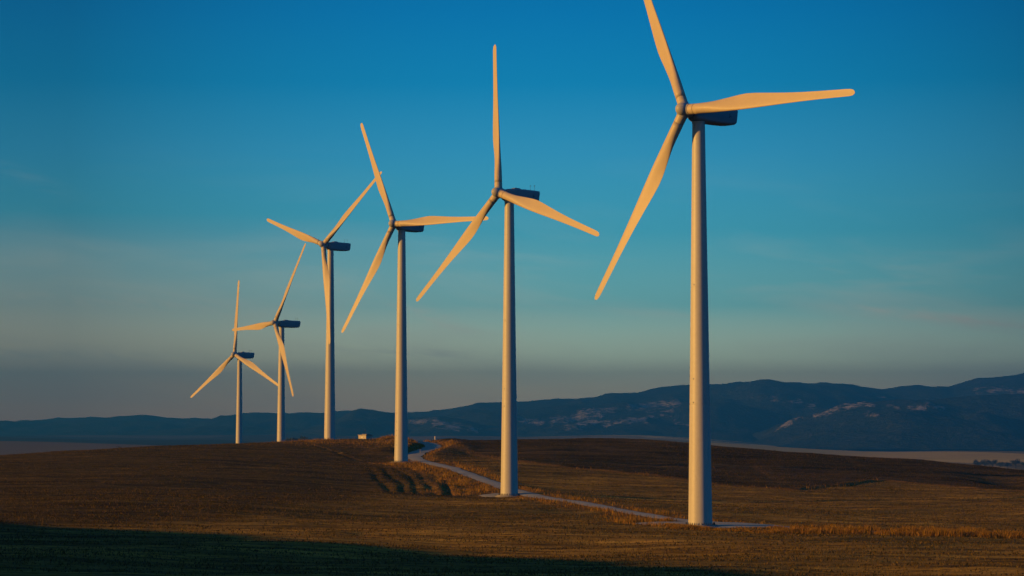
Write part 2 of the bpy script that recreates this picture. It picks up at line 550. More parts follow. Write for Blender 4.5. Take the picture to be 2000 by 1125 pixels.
# ------------------------------------------------------------------ dry grass and stubble (uncountable)
def grass_mat(name, stops):
    m, nt, b = new_mat(name)
    at_ = N(nt, 'ShaderNodeAttribute', attribute_name='tone').outputs['Fac']
    c = ramp(nt, at_, stops)
    nt.links.new(c, b.inputs['Base Color'])
    b.inputs['Roughness'].default_value = 0.9
    b.inputs['Specular IOR Level'].default_value = 0.1
    tr = N(nt, 'ShaderNodeBsdfTranslucent', {'Color': c})
    mx = N(nt, 'ShaderNodeMixShader', {0: 0.3, 1: b.outputs[0], 2: tr.outputs[0]})
    nt.links.new(mx.outputs[0], nt.nodes['Material Output'].inputs['Surface'])
    return m


def blades(name, bx, by, h, w, m, tone, lean=0.35):
    n = len(bx)
    bz = terrain(bx, by)
    a = rng.uniform(0, np.pi, n)
    dx, dy = np.cos(a) * w, np.sin(a) * w
    lx = rng.normal(0, lean, n) * h; ly = rng.normal(0, lean, n) * h
    kx, ky = lx * .35, ly * .35
    A = np.stack([bx - dx, by - dy, bz - .05], 1); B = np.stack([bx + dx, by + dy, bz - .05], 1)
    C = np.stack([bx + kx + dx * .7, by + ky + dy * .7, bz + h * .6], 1); D = np.stack([bx + kx - dx * .7, by + ky - dy * .7, bz + h * .6], 1)
    T = np.stack([bx + lx, by + ly, bz + h], 1)
    V = np.stack([A, B, C, D, T], 1).reshape(-1, 3)
    k = np.arange(n) * 5
    f = np.concatenate([np.stack([k, k + 1, k + 2], 1), np.stack([k, k + 2, k + 3], 1), np.stack([k + 3, k + 2, k + 4], 1)])
    o = mesh_np(name, V, f, m, smooth=False)
    add_attr(o, 'tone', np.repeat(tone, 5))
    tag(o, kind='stuff')
    return o


def in_view(x, y, mrg=1.12):
    return (np.abs(x) < 0.2052 * y * mrg + 3) & (y > 170)


# tall dry grass on the verges
n = 900000
cxs = rng.uniform(-70, 75, n); cys = rng.uniform(275, 662, n)
extra = rng.uniform(0, 1, 200000)
ex = rng.uniform(18, 75, 200000); ey = rng.uniform(276, 312, 200000)
cxs = np.r_[cxs, ex]; cys = np.r_[cys, ey]
rd2, _ = poly_dist(cxs, cys, ROADC)
ed2, _ = poly_dist(cxs, cys, EDGE)
wd2, _ = poly_dist(cxs, cys, np.array([at(*p)[:2] for p in [(770, 901, 512), (850, 918, 480), (900, 935, 450), (930, 957, 415), (900, 960, 412)]]))
vn2 = fbm(cxs / 5, cys / 8, 55, 3); cl = fbm(cxs / 2.2, cys / 2.2, 58, 2)
half = (1.75 * (1 - 0.62 * sstep(26, 50, cxs))) * (1 + 0.25 * sstep(525, 560, cys))
p = np.maximum(sstep(6.0, 2.4, rd2 + 2.6 * vn2), sstep(6.5, 2.5, wd2 + 1.5 * vn2)) * (rd2 > half + .25)
p = np.maximum(p, 0.10 * sstep(1.8, 0.4, ed2 + 1.2 * vn2) * (rd2 > 4))
cg = sstep(560, 625, cys + 18 * vn2) * sstep(-62, -48, cxs) * (1 - sstep(-24, -18, cxs)) * (rd2 > 3.6)
hx_, _hy, _hz = at(713.5, 858, 668)
p = np.maximum(p, 0.45 * cg * (1 - 0.92 * (np.abs(cxs - hx_) < 5.5) * (cys > 612)))
for (tx, ty, *_r) in TURB[:4]:
    p = np.where(np.hypot(cxs - tx, cys - ty) < 2.6, 0, p)
fb2, _ = poly_dist(cxs, cys, np.array([at(*q)[:2] for q in [(1185, 1005, 323), (1215, 1017, 313), (1265, 1034, 297), (1340, 1046, 287), (1460, 1047, 286.5), (1560, 1044, 287.5), (1700, 1048, 284), (2000, 1058, 276)]]))
front = sstep(3.6, 1.6, fb2 + 1.0 * vn2) * (rd2 > half + .2)
p = np.maximum(p, front)
p = np.where((np.hypot((cxs - 24.6) / 10.6, (cys - 302.0) / 7.4) < 1), 0, p)
p = np.where(np.hypot((cxs + 1.4) / 3.8, (cys - 410.0) / 3.0) < 1, 0, p)
cd2, _ = poly_dist(cxs, cys, np.array([at(*q)[:2] for q in [(1190, 1006, 324), (1225, 1014, 315), (1262, 1023, 307)]]))
clump = sstep(4.4, 1.8, cd2 + 1.0 * vn2) * (rd2 > half + .2)
p = np.maximum(p, clump)
p = p * (1 + 0.8 * np.maximum(np.maximum(np.maximum(clump, 0.3 * front), sstep(6, 3, wd2)), 0.6 * sstep(28, 36, cxs) * (rd2 < 7)))
p = p * (0.35 + 1.0 * sstep(-.3, .5, cl)) * (0.25 + 0.75 * sstep(-0.25, 0.3, vn2 * -1 + .3 * cl))
keep = (rng.uniform(0, 1, len(p)) < p * 0.6) & in_view(cxs, cys)
kx, ky = cxs[keep], cys[keep]
hh = rng.uniform(0.2, 0.6, len(kx)) * (0.7 + 0.6 * sstep(-.4, .5, cl[keep])) * (1 + 0.22 * sstep(31, 42, kx)) * (1 - 0.45 * sstep(15, 19, kx) * (1 - sstep(29, 33, kx)) * (ky < 300))
M_DRY = grass_mat('dry_grass_blades', [(0.0, (0.169, 0.077, 0.009)), (0.5, (0.400, 0.199, 0.024)), (1.0, (0.614, 0.365, 0.060))])
blades('dry_grass', kx, ky, hh, rng.uniform(0.02, 0.045, len(kx)), M_DRY, np.clip(rng.normal(.5, .24, len(kx)) + .25 * cl[keep], 0, 1), 0.3)

# short stubble over the fields, thinner with distance
n = 520000
sy = 185 + (660 - 185) * rng.uniform(0, 1, n) ** 0.9
sx = rng.uniform(-1, 1, n) * (0.2052 * sy * 1.12 + 3)
srd, _ = poly_dist(sx, sy, ROADC)
row = fbm(sx / 20, sy / 1.7, 71, 3)
pp = (0.12 + 0.88 * sstep(-.2, .35, row)) * (srd > 3.2)
for (tx, ty, *_r) in TURB[:4]:
    pp = np.where(np.hypot(sx - tx, sy - ty) < 2.6, 0, pp)
pp = np.where(np.hypot((sx - 24.6) / 10.2, (sy - 301.3) / 6.6) < 1, 0, pp)
kp = rng.uniform(0, 1, n) < pp
sx, sy = sx[kp], sy[kp]
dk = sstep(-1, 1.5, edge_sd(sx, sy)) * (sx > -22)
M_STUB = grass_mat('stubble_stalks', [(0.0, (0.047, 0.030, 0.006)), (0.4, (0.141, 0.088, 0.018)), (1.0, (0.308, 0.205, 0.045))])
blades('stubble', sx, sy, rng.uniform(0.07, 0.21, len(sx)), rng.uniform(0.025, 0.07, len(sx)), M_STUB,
       np.clip(rng.normal(.5, .22, len(sx)) - .33 * dk - .16 * (sx < -22 + 0.1 * (sy - 400)), 0, 1), 0.5)  # stalks on the left get the same painted dimming

# ------------------------------------------------------------------ mountains
def mountain_mat():
    m, nt, b = new_mat('mountain_scrub')
    P = N(nt, 'ShaderNodeNewGeometry').outputs['Position']
    n1 = N(nt, 'ShaderNodeTexNoise', {'Vector': scaled(nt, P, (0.004, 0.004, 0.012)), 'Scale': 1.0, 'Detail': 9, 'Roughness': 0.72}).outputs[0]
    n2 = N(nt, 'ShaderNodeTexNoise', {'Vector': scaled(nt, P, (0.03, 0.03, 0.05)), 'Scale': 1.0, 'Detail': 4, 'Roughness': 0.7}).outputs[0]
    f = mathn(nt, 'ADD', mathn(nt, 'MULTIPLY', n1, 0.5), mathn(nt, 'MULTIPLY', n2, 0.5))
    scrub = ramp(nt, f, [(0.35, (0.017, 0.032, 0.020)), (0.55, (0.051, 0.068, 0.044)), (0.72, (0.128, 0.130, 0.090))])
    rk = N(nt, 'ShaderNodeAttribute', attribute_name='rock').outputs['Fac']
    n3 = N(nt, 'ShaderNodeTexNoise', {'Vector': scaled(nt, P, (0.028, 0.012, 0.060)), 'Scale': 1.0, 'Detail': 6, 'Roughness': 0.75, 'Distortion': 0.7}).outputs[0]
    rf = ramp(nt, mathn(nt, 'ADD', mathn(nt, 'MULTIPLY', rk, 0.76), mathn(nt, 'MULTIPLY', mathn(nt, 'SUBTRACT', n3, 0.5), 3.4)), [(0.46, (0, 0, 0)), (0.72, (1, 1, 1))])
    rf = mathn(nt, 'MULTIPLY', rf, ramp(nt, rk, [(0.12, (0, 0, 0)), (0.35, (1, 1, 1))]))
    rock = ramp(nt, n2, [(0.35, (0.15, 0.145, 0.125)), (0.6, (0.60, 0.585, 0.51))])
    nt.links.new(mixc(nt, rf, scrub, rock), b.inputs['Base Color'])
    nt.links.new(N(nt, 'ShaderNodeBump', {'Height': n2, 'Strength': 1.0, 'Distance': 22.0}).outputs[0], b.inputs['Normal'])
    b.inputs['Roughness'].default_value = 1.0
    b.inputs['Specular IOR Level'].default_value = 0.0
    return m


M_MTN = mountain_mat()


def ridge(name, sky, D0, depth_front, depth_back, foot_z, cliffs, seed, rough, px_step=5, nd=70):
    """a mountain range: its crest runs through the given skyline points at distance D0."""
    pts = np.array(sky, float)
    px = np.arange(pts[0, 0], pts[-1, 0] + 1, px_step)
    row = np.interp(px, pts[:, 0], pts[:, 1])
    k = np.array([1, 2, 3, 2, 1.]); k /= k.sum()
    row = np.convolve(np.r_[row[0], row[0], row, row[-1], row[-1]], k, 'valid')
    cz = -(row - V0) / F * D0
    cx_ = (px - 1000) / F * D0
    t = np.linspace(-1, 1, nd)
    t = np.sign(t) * np.abs(t) ** 1.15
    Xg = np.repeat(cx_[None], nd, 0)
    off = np.where(t < 0, t * depth_front, t * depth_back)
    Yg = D0 + off[:, None] + 0 * Xg
    wob = depth_front * 0.22 * fbm(Xg / 900 + seed, Xg * 0 + 4.2, seed, 3)
    prof = np.where(t < 0, (1 + t), (1 - t))[:, None]
    spur = fbm(Xg / 520 + seed, Yg / 900, seed + 3, 4)
    pr = np.clip(prof ** 1.05 + spur * 0.42 * np.sin(np.clip(prof, 0, 1) * np.pi), 0, 1.02)
    Z = foot_z + (cz[None] - foot_z) * pr
    Z = Z + rough * (fbm(Xg / 170, Yg / 230, seed + 9, 4)) * np.sin(np.clip(prof, 0.02, 1) * np.pi * .9) \
        + rough * 0.22 * fbm(Xg / 45, Yg / 60, seed + 12, 3) + 16 * fbm(Xg / 420, Yg / 500, seed + 15, 3) * np.clip(1 - 2.2 * prof, 0, 1)
    rock = np.zeros_like(Xg)
    # where each cliff band sits : pixel -> place on the slope with the same elevation angle
    rr = V0 - Z / Yg * F
    pp = 1000 + Xg / Yg * F
    front = (t < 0.0)[:, None]
    for (x0, y0, x1, y1, wdt) in cliffs:
        dx, dy = x1 - x0, y1 - y0
        L2 = dx * dx + dy * dy
        u = np.clip(((pp - x0) * dx + (rr - y0) * dy) / L2, 0, 1)
        q = np.hypot(pp - x0 - u * dx, (rr - y0 - u * dy) * 1.3)
        rock = np.maximum(rock, np.where(front, np.exp(-(q / (1.55 * wdt)) ** 2), 0))
    Z = Z + 10 * rock * (0.4 + fbm(Xg / 60, Yg / 60, seed + 21, 2)) * (1 - np.abs(t))[:, None]
    i = np.arange(Xg.size).reshape(Xg.shape)
    q = np.stack([i[:-1, :-1], i[:-1, 1:], i[1:, 1:], i[1:, :-1]], -1).reshape(-1, 4)
    o = mesh_np(name, np.stack([Xg, Yg, Z], -1).reshape(-1, 3), q, M_MTN)
    add_attr(o, 'rock', rock.ravel())
    tag(o, kind='structure')
    return o


ridge('mountain_range', [(-500, 835), (-200, 830), (0, 826), (60, 823), (150, 816), (220, 817), (290, 810), (325, 816), (420, 818), (470, 808), (520, 806), (560, 809),
                 (640, 806), (700, 801), (760, 806), (810, 806), (870, 801), (930, 789), (980, 784), (1030, 783), (1090, 777), (1150, 775), (1200, 766),
                 (1250, 767), (1290, 757), (1340, 752), (1440, 746), (1540, 748), (1630, 747), (1700, 757), (1730, 760), (1770, 752), (1850, 755),
                 (1900, 740), (1950, 733), (1985, 732), (2000, 726), (2150, 708), (2300, 720), (2600, 712)],
      10500, 3000, 2500, -45,
      [(1230, 796, 1320, 790, 7), (1130, 806, 1200, 800, 6), (1080, 820, 1170, 812, 7), (1010, 820, 1060, 826, 5), (1270, 812, 1310, 806, 7), (1545, 785, 1561, 786, 4), (1573, 792, 1592, 793, 4), (1500, 781, 1530, 783, 3), (1710, 775, 1727, 777, 3.5), (1907, 763, 1964, 762, 5.5), (1968, 767, 2010, 767, 5.5),
       (1320, 828, 1345, 834, 5)], 3, 26)
ridge('mountain_ridge', [(1440, 872), (1480, 858), (1520, 835), (1560, 818), (1610, 801), (1650, 788), (1700, 784), (1760, 778), (1810, 782), (1870, 776),
                 (1940, 772), (2000, 768), (2100, 760), (2300, 752), (2600, 760)],
      7600, 1500, 1500, -42,
      [(1516, 838, 1540, 827, 4), (1540, 827, 1563, 815, 4.5), (1591, 812, 1627, 803, 4.5), (1634, 800, 1684, 787, 6), (1687, 788, 1706, 794, 4), (1694, 809, 1712, 811, 4.5),
       (1733, 794, 1755, 797, 3.5), (1794, 800, 1812, 793, 6.5), (1822, 796, 1840, 798, 5), (1775, 797, 1785, 798, 3), (1600, 770, 1602, 771, 1)], 14, 20)
ridge('foothill', [(-400, 850), (-100, 848), (150, 846), (300, 843), (400, 833), (470, 832), (540, 842), (600, 838), (660, 820), (700, 799), (745, 803), (800, 818), (860, 812), (905, 822), (960, 834), (1030, 838), (1100, 826),
                 (1180, 818), (1260, 816), (1330, 826), (1420, 846), (1500, 862), (1560, 870)],
      8600, 1600, 1200, -40,
      [(800, 823, 850, 822, 5), (850, 826, 895, 836, 8), (920, 838, 935, 842, 5), (1050, 832, 1090, 826, 6), (1110, 835, 1170, 824, 6), (1180, 828, 1260, 820, 6)], 27, 18)

# ------------------------------------------------------------------ turbines
def tower_r(z):
    return 1.43 + (0.755 - 1.43) * (z / (H_TOWER - 0.95)) ** 0.93


def make_tower(top):
    bm = bmesh.new()
    prof = [(1.52, -0.0), (1.52, 0.14), (1.44, 0.15)]
    zs = [0.8, 4, 8, 14.30]
    for z in (0.8, 4, 8, 12, 14.36): prof.append((tower_r(z), z))
    prof += [(tower_r(14.4) - .03, 14.37), (tower_r(14.4) - .03, 14.43), (tower_r(14.44), 14.44)]
    for z in (18, 22, 26, 28.26): prof.append((tower_r(z), z))
    prof += [(tower_r(28.3) - .03, 28.27), (tower_r(28.3) - .03, 28.33), (tower_r(28.34), 28.34)]
    for z in (32, 36, 40, 44, top - .25): prof.append((tower_r(z), z))
    prof += [(tower_r(top) + .05, top - .22), (tower_r(top) + .05, top)]
    lathe(bm, prof, 64)
    me = bpy.data.meshes.new('tower'); bmesh.ops.recalc_face_normals(bm, faces=bm.faces[:]); bm.to_mesh(me); bm.free()
    me.materials.append(M_TOWER)
    for p in me.polygons: p.use_smooth = True
    me.set_sharp_from_angle(angle=R_(35))
    return me


BST = [  # fraction of radius : leading edge, trailing edge, thickness, twist
    (0.066, .62, .62, 1.24, 16), (0.10, .63, .63, 1.22, 16), (0.14, .65, .66, 1.14, 15.5), (0.18, .68, .75, .98, 15), (0.22, .69, .90, .80, 14), (0.27, .70, 1.08, .65, 12.5),
    (0.32, .69, 1.25, .54, 11), (0.365, .67, 1.32, .47, 9.5), (0.42, .63, 1.25, .41, 8), (0.50, .55, 1.07, .33, 6), (0.60, .46, .86, .26, 4.2),
    (0.70, .39, .71, .205, 2.7), (0.80, .35, .62, .16, 1.5), (0.90, .34, .55, .12, .6), (0.95, .34, .52, .10, .2), (0.975, .33, .47, .08, 0), (0.99, .27, .37, .055, 0), (0.998, .11, .15, .03, 0), (1.0, .02, .03, .012, 0)]


def make_blade():
    R = 26.0
    bm = bmesh.new()
    arr = np.array(BST)
    fr = np.unique(np.r_[np.linspace(.066, .95, 40), arr[:, 0]])
    secs = []
    nn = 36
    for q in fr:
        le, te, th, tw = [np.interp(q, arr[:, 0], arr[:, i]) for i in (1, 2, 3, 4)]
        c = le + te
        foil = float(sstep(0.10, 0.33, np.array(q)))
        pts = []
        for i in range(nn):
            a = 2 * math.pi * i / nn
            # circle
            cxx = (le - te) / 2 + c / 2 * math.cos(a); cyy = th / 2 * math.sin(a)
            # airfoil, x from leading edge (a=0) to trailing edge (a=pi)
            xx = 0.5 * (1 - math.cos(a))
            yt = 5 * (0.2969 * math.sqrt(xx) - 0.1260 * xx - 0.3516 * xx ** 2 + 0.2843 * xx ** 3 - 0.1030 * xx ** 4) * th
            cam_ = 0.035 * c * 4 * xx * (1 - xx)
            fy = (yt * 1.05 if a <= math.pi else -yt * 0.85) + cam_
            fx = le - xx * c
            X = cxx * (1 - foil) + fx * foil; Y = cyy * (1 - foil) + fy * foil
            b = R_(tw) * (0.3 + .7 * foil)
            pts.append((X * math.cos(b) + Y * math.sin(b), -X * math.sin(b) + Y * math.cos(b), q * R))
        secs.append(pts)
    rings(bm, secs)
    bmesh.ops.recalc_face_normals(bm, faces=bm.faces[:])
    me = bpy.data.meshes.new('blade'); bm.to_mesh(me); bm.free()
    me.materials.append(M_BLADE)
    for p in me.polygons: p.use_smooth = True
    return me


def rrect(hw, z0, z1, y, n=10, rad=0.32, slant=0.0):
    """rounded rectangle section in the XZ plane at y (y shifts with z by slant)."""
    pts = []
    rad = min(rad, hw * .9, (z1 - z0) * .45)
    for (sx, sz, a0) in ((1, 1, 0), (-1, 1, 90), (-1, -1, 180), (1, -1, 270)):
        cx = sx * (hw - rad); cz = (z1 - rad) if sz > 0 else (z0 + rad)
        for k in range(n):
            a = R_(a0 + 90 * k / (n - 1))
            z = cz + rad * math.sin(a)
            pts.append((cx + rad * math.cos(a), y + slant * (z - z0) / (z1 - z0), z))
    return pts


def make_nacelle():
    bm = bmesh.new()
    S_ = [(-1.25, .50, -.62, .62, .3), (-1.12, .74, -.80, .80, .4), (-.6, .92, -.97, .96, .42), (0.3, 1.05, -1.02, 1.04, .36), (1.5, 1.08, -1.04, 1.06, .34),
          (3.0, 1.08, -1.06, 1.05, .34), (4.6, 1.05, -1.05, 1.01, .34), (5.35, 1.01, -.98, .98, .33), (5.62, .95, -.88, .94, .32), (5.74, .80, -.72, .84, .3), (5.78, .4, -.4, .5, .2)]
    secs = []
    for (y, hw, z0, z1, r) in S_:
        secs.append(rrect(hw, z0, z1, y, 8, r, slant=0.33 * max(0, (y - 3.6) / 2.2) ** 2))
    rings(bm, secs)
    me = bpy.data.meshes.new('nacelle'); bmesh.ops.recalc_face_normals(bm, faces=bm.faces[:]); bm.to_mesh(me); bm.free()
    me.materials.append(M_NAC)
    for p in me.polygons: p.use_smooth = True
    return me


def simple(name, fn, m, smooth=True, sharp=True):
    bm = bmesh.new(); fn(bm)
    bmesh.ops.recalc_face_normals(bm, faces=bm.faces[:])
    me = bpy.data.meshes.new(name); bm.to_mesh(me); bm.free()
    me.materials.append(m)
    if smooth:
        for p in me.polygons: p.use_smooth = True
        if sharp: me.set_sharp_from_angle(angle=R_(38))
    return me


AX = Matrix.Rotation(math.pi / 2, 4, 'X')      # +Z -> -Y (upwind)


def hub_fn(bm):
    # spinner : lathe about the rotor axis, +Z is upwind, blade plane at 0
    prof = [(.60, -.98), (.80, -.92), (.83, -.6), (.83, .30)]
    for k in range(1, 12):
        a = k / 12 * math.pi / 2
        prof.append((.80 * math.cos(a), .36 + .98 * math.sin(a)))
    prof.append((.02, 1.345))
    lathe(bm, prof, 40)
    for k in range(3):
        M = Matrix.Rotation(2 * math.pi * k / 3, 4, 'Z') @ Matrix.Rotation(math.pi / 2, 4, 'X')
        lathe(bm, [(.675, .45), (.675, .86), (.64, .89)], 32, M)


def collar_fn(bm):
    lathe(bm, [(.60, .84), (.63, .86), (.632, 1.655), (.615, 1.66), (.59, 1.66), (.59, 1.74)], 36)


def bearing_fn(bm):
    lathe(bm, [(.55, -.2), (.66, -.15), (.66, .30), (.5, .34)], 32)


def bump_fn(bm):
    rings(bm, [rrect(.45, 1.0, 1.12, .75, 5, .06), rrect(.5, 1.0, 1.24, .95, 5, .06), rrect(.5, 1.0, 1.24, 1.75, 5, .06), rrect(.42, 1.0, 1.08, 2.25, 5, .04)])


def mast_fn(bm):
    lathe(bm, [(.02, 0), (.015, .85), (.06, .86), (.07, .92), (.02, .97)], 8)
    for s in (-1, 1):
        lathe(bm, [(.012, 0), (.012, .22)], 6, Matrix.Translation((0, 0, .8)) @ Matrix.Rotation(s * math.pi / 2, 4, 'Y'))


def emblem_fn(bm):
    # small three-armed mark on the shell
    for k in range(3):
        a = R_(100 + 120 * k)
        d = Vector((0, math.cos(a), math.sin(a))); e = Vector((0, -math.sin(a), math.cos(a)))
        o = [Vector((0, 0, 0)), e * .07 + d * .1, e * .05 + d * .24, d * .34, d * .1 - e * .02]
        rings(bm, [[Vector((0, p.y, p.z)) for p in o], [Vector((.02, p.y, p.z)) for p in o]])


def found_fn(bm):
    lathe(bm, [(2.6, -.9), (2.6, -.06), (2.5, .0), (2.05, .02), (2.02, .16), (0.5, .17)], 48)


def bolt_fn(bm):
    lathe(bm, [(.055, 0), (.055, .07), (.034, .075), (.03, .26), (.02, .275)], 8)


def lug_fn(bm):
    lathe(bm, [(.09, -.04), (.09, .03), (.05, .07), (.01, .08)], 12)


ME = dict(tower=make_tower(H_TOWER - .95), blade=make_blade(), nacelle=make_nacelle(), hub=simple('hub', hub_fn, M_HUB),
          collar=simple('root_collar', collar_fn, M_BLADE), bearing=simple('rotor_bearing', bearing_fn, M_DARK),
          bump=simple('roof_hatch', bump_fn, M_NAC), mast=simple('wind_sensor', mast_fn, M_DARK), emblem=simple('emblem', emblem_fn, M_EMBLEM, False),
          found=simple('foundation', found_fn, M_CONC), bolt=simple('anchor_bolt', bolt_fn, M_DARK), lug=simple('lifting_lug', lug_fn, M_STEEL))


def part(name, key, parent, M=None):
    o = bpy.data.objects.new(name, ME[key])
    link(o, parent)
    if M is not None: o.matrix_local = M
    return o


TILT = R_(6.58); CONE = R_(-1.11); OVER = 2.337
LABELS = [
    'nearest and tallest white wind turbine, one blade cut off by the top of the picture',
    'second nearest white wind turbine, one blade straight up, on a gravel pad beside the road',
    'white wind turbine whose level blade reaches behind the neighbouring rotor, at the road curve',
    'white wind turbine with one blade hanging down along its tower, beside the small hut',
    'distant white wind turbine with a blade pointing left across the farthest turbine',
    'farthest and smallest white wind turbine, last at the left end of the row',
]


def turbine(i):
    X, Y, zh, psi, th = TURB[i]
    t = empty('wind_turbine', (X, Y, zh - H_TOWER), -R_(psi))
    tag(t, LABELS[i], 'wind turbine', 'row of white wind turbines')
    tw = part('tower', 'tower', t)
    fd = part('foundation', 'found', t)
    if i < 3:
        for k in range(36):
            a = 2 * math.pi * k / 36
            part('anchor_bolt', 'bolt', fd, Matrix.Translation((1.72 * math.cos(a), 1.72 * math.sin(a), .15)))
    # lugs at the section joints, on the side towards the sun and camera
    sunside = math.atan2(-.72, -.69) + R_(psi)
    for z in ([28.6, 17.4, 14.6] if i != 2 else [28.6, 14.6, 10.2, 8.4, 6.6, 5.6, 3.6]):
        r = tower_r(z)
        part('lifting_lug', 'lug', tw, Matrix.Translation((r * math.cos(sunside), r * math.sin(sunside), z)) @ Matrix.Rotation(sunside, 4, 'Z') @ Matrix.Rotation(math.pi / 2, 4, 'Y'))
    nc = part('nacelle', 'nacelle', t, Matrix.Translation((0, 0, H_TOWER)))
    part('roof_hatch', 'bump', nc)
    part('wind_sensor', 'mast', nc, Matrix.Translation((-.35, 4.9, .98)))
    part('wind_sensor', 'mast', nc, Matrix.Translation((.4, 5.15, .96)))
    part('emblem', 'emblem', nc, Matrix.Translation((1.052, 4.35, -.05)))
    # rotor
    a = Vector((0, -math.cos(TILT), math.sin(TILT)))
    u = Vector((0, math.sin(TILT), math.cos(TILT)))
    w = Vector((1, 0, 0))
    hc = Vector((0, 0, H_TOWER)) + a * OVER
    t0 = R_(th)
    b0 = u * math.cos(t0) + w * math.sin(t0); m0 = -u * math.sin(t0) + w * math.cos(t0)
    def frame(cx, cy, cz, o):
        return Matrix(((cx.x, cy.x, cz.x, o.x), (cx.y, cy.y, cz.y, o.y), (cx.z, cy.z, cz.z, o.z), (0, 0, 0, 1)))
    # sockets of the hub point along -y' for k=0, so turn the frame to the first blade
    hb = part('hub', 'hub', t, frame(-m0, -b0, a, hc))
    part('rotor_bearing', 'bearing', t, frame(-m0, -b0, a, hc - a * 1.2))
    for k in range(3):
        tt = t0 + 2 * math.pi * k / 3
        b = u * math.cos(tt) + w * math.sin(tt); m = -u * math.sin(tt) + w * math.cos(tt)
        bb = (b * math.cos(CONE) + a * math.sin(CONE)).normalized()
        aa = (a - bb * a.dot(bb)).normalized()
        bl = part('blade', 'blade', t, frame(m, -aa, bb, hc))
        part('root_collar', 'collar', bl)
    return t


for i in range(6): turbine(i)

# ------------------------------------------------------------------ small things
def ground_z(x, y): return float(terrain(np.array([x]), np.array([y]))[0])


# utility hut on the crest
hp = at(713.5, 858, 668)
hz = -1.95
hut = empty('utility_hut', (hp[0], hp[1], hz - 1.12), R_(-38))
tag(hut, 'small pale flat-roofed utility hut on the hill crest between two turbines', 'hut')
bm = bmesh.new(); box(bm, -1.35, 1.35, -1.25, 1.25, 0, 2.35)
obj_bm('wall', bm, M_RENDER, hut, False)
bm = bmesh.new(); box(bm, -1.5, 1.5, -1.4, 1.4, 2.352, 2.50); box(bm, -.6, 1.0, -.7, .8, 2.502, 2.68)
obj_bm('roof', bm, M_ROOF, hut, False)
bm = bmesh.new(); box(bm, -.4, .45, -1.29, -1.252, .05, 2.0)
obj_bm('door', bm, M_STEEL, hut, False)
bm = bmesh.new(); lathe(bm, [(.03, 2.68), (.02, 4.1)], 8); box(bm, -.25, .25, -.015, .015, 3.6, 3.65)
obj_bm('antenna', bm, M_DARK, hut, False)

# white marker pillar beyond the road bend
q = at(849.5, 858, 662)
zq = ground_z(q[0], q[1])
pil = empty('marker_pillar', (q[0], q[1], zq), 0.5)
tag(pil, 'small white marker pillar standing on the skyline beyond the road bend', 'pillar')
top = float(at(849.5, 851.8, 662)[2]) - zq
bm = bmesh.new(); lathe(bm, [(.26, -.2), (.26, .12), (.21, .14), (.19, top - .25), (.23, top - .22), (.23, top - .12), (.12, top)], 4)
obj_bm('shaft', bm, M_STEEL, pil, False)

# small post on the road shoulder
q = at(820.9, 888, 557)
q = np.array([q[0] + .0, q[1], 0])
zq = ground_z(q[0], q[1])
post = empty('marker_post', (q[0], q[1], zq), 0.2)
tag(post, 'tiny white marker post on the shoulder of the curving gravel road', 'post')
bm = bmesh.new(); lathe(bm, [(.06, -.2), (.06, .8), (.03, .84)], 10)
obj_bm('shaft', bm, M_STEEL, post)
bm = bmesh.new(); box(bm, -.2, .2, -.08, -.062, .42, .78)
obj_bm('plate', bm, M_STEEL, post, False)


# trees : trunk with limbs, crown of leaf-sized faces
def leaf_mat(name, c0, c1):
    m, nt, b = new_mat(name)
    P = N(nt, 'ShaderNodeNewGeometry').outputs['Position']
    n1 = N(nt, 'ShaderNodeTexNoise', {'Vector': P, 'Scale': 0.6, 'Detail': 4}).outputs[0]
    nt.links.new(ramp(nt, n1, [(.35, c0), (.65, c1)]), b.inputs['Base Color'])
    b.inputs['Roughness'].default_value = .8
    return m


M_LEAF = leaf_mat('tree_leaves', (0.018, 0.026, 0.014), (0.05, 0.06, 0.03))
M_BARK = paint('tree_bark', (0.10, 0.075, 0.05), 0.95, 0.4, (3, 3, .6))


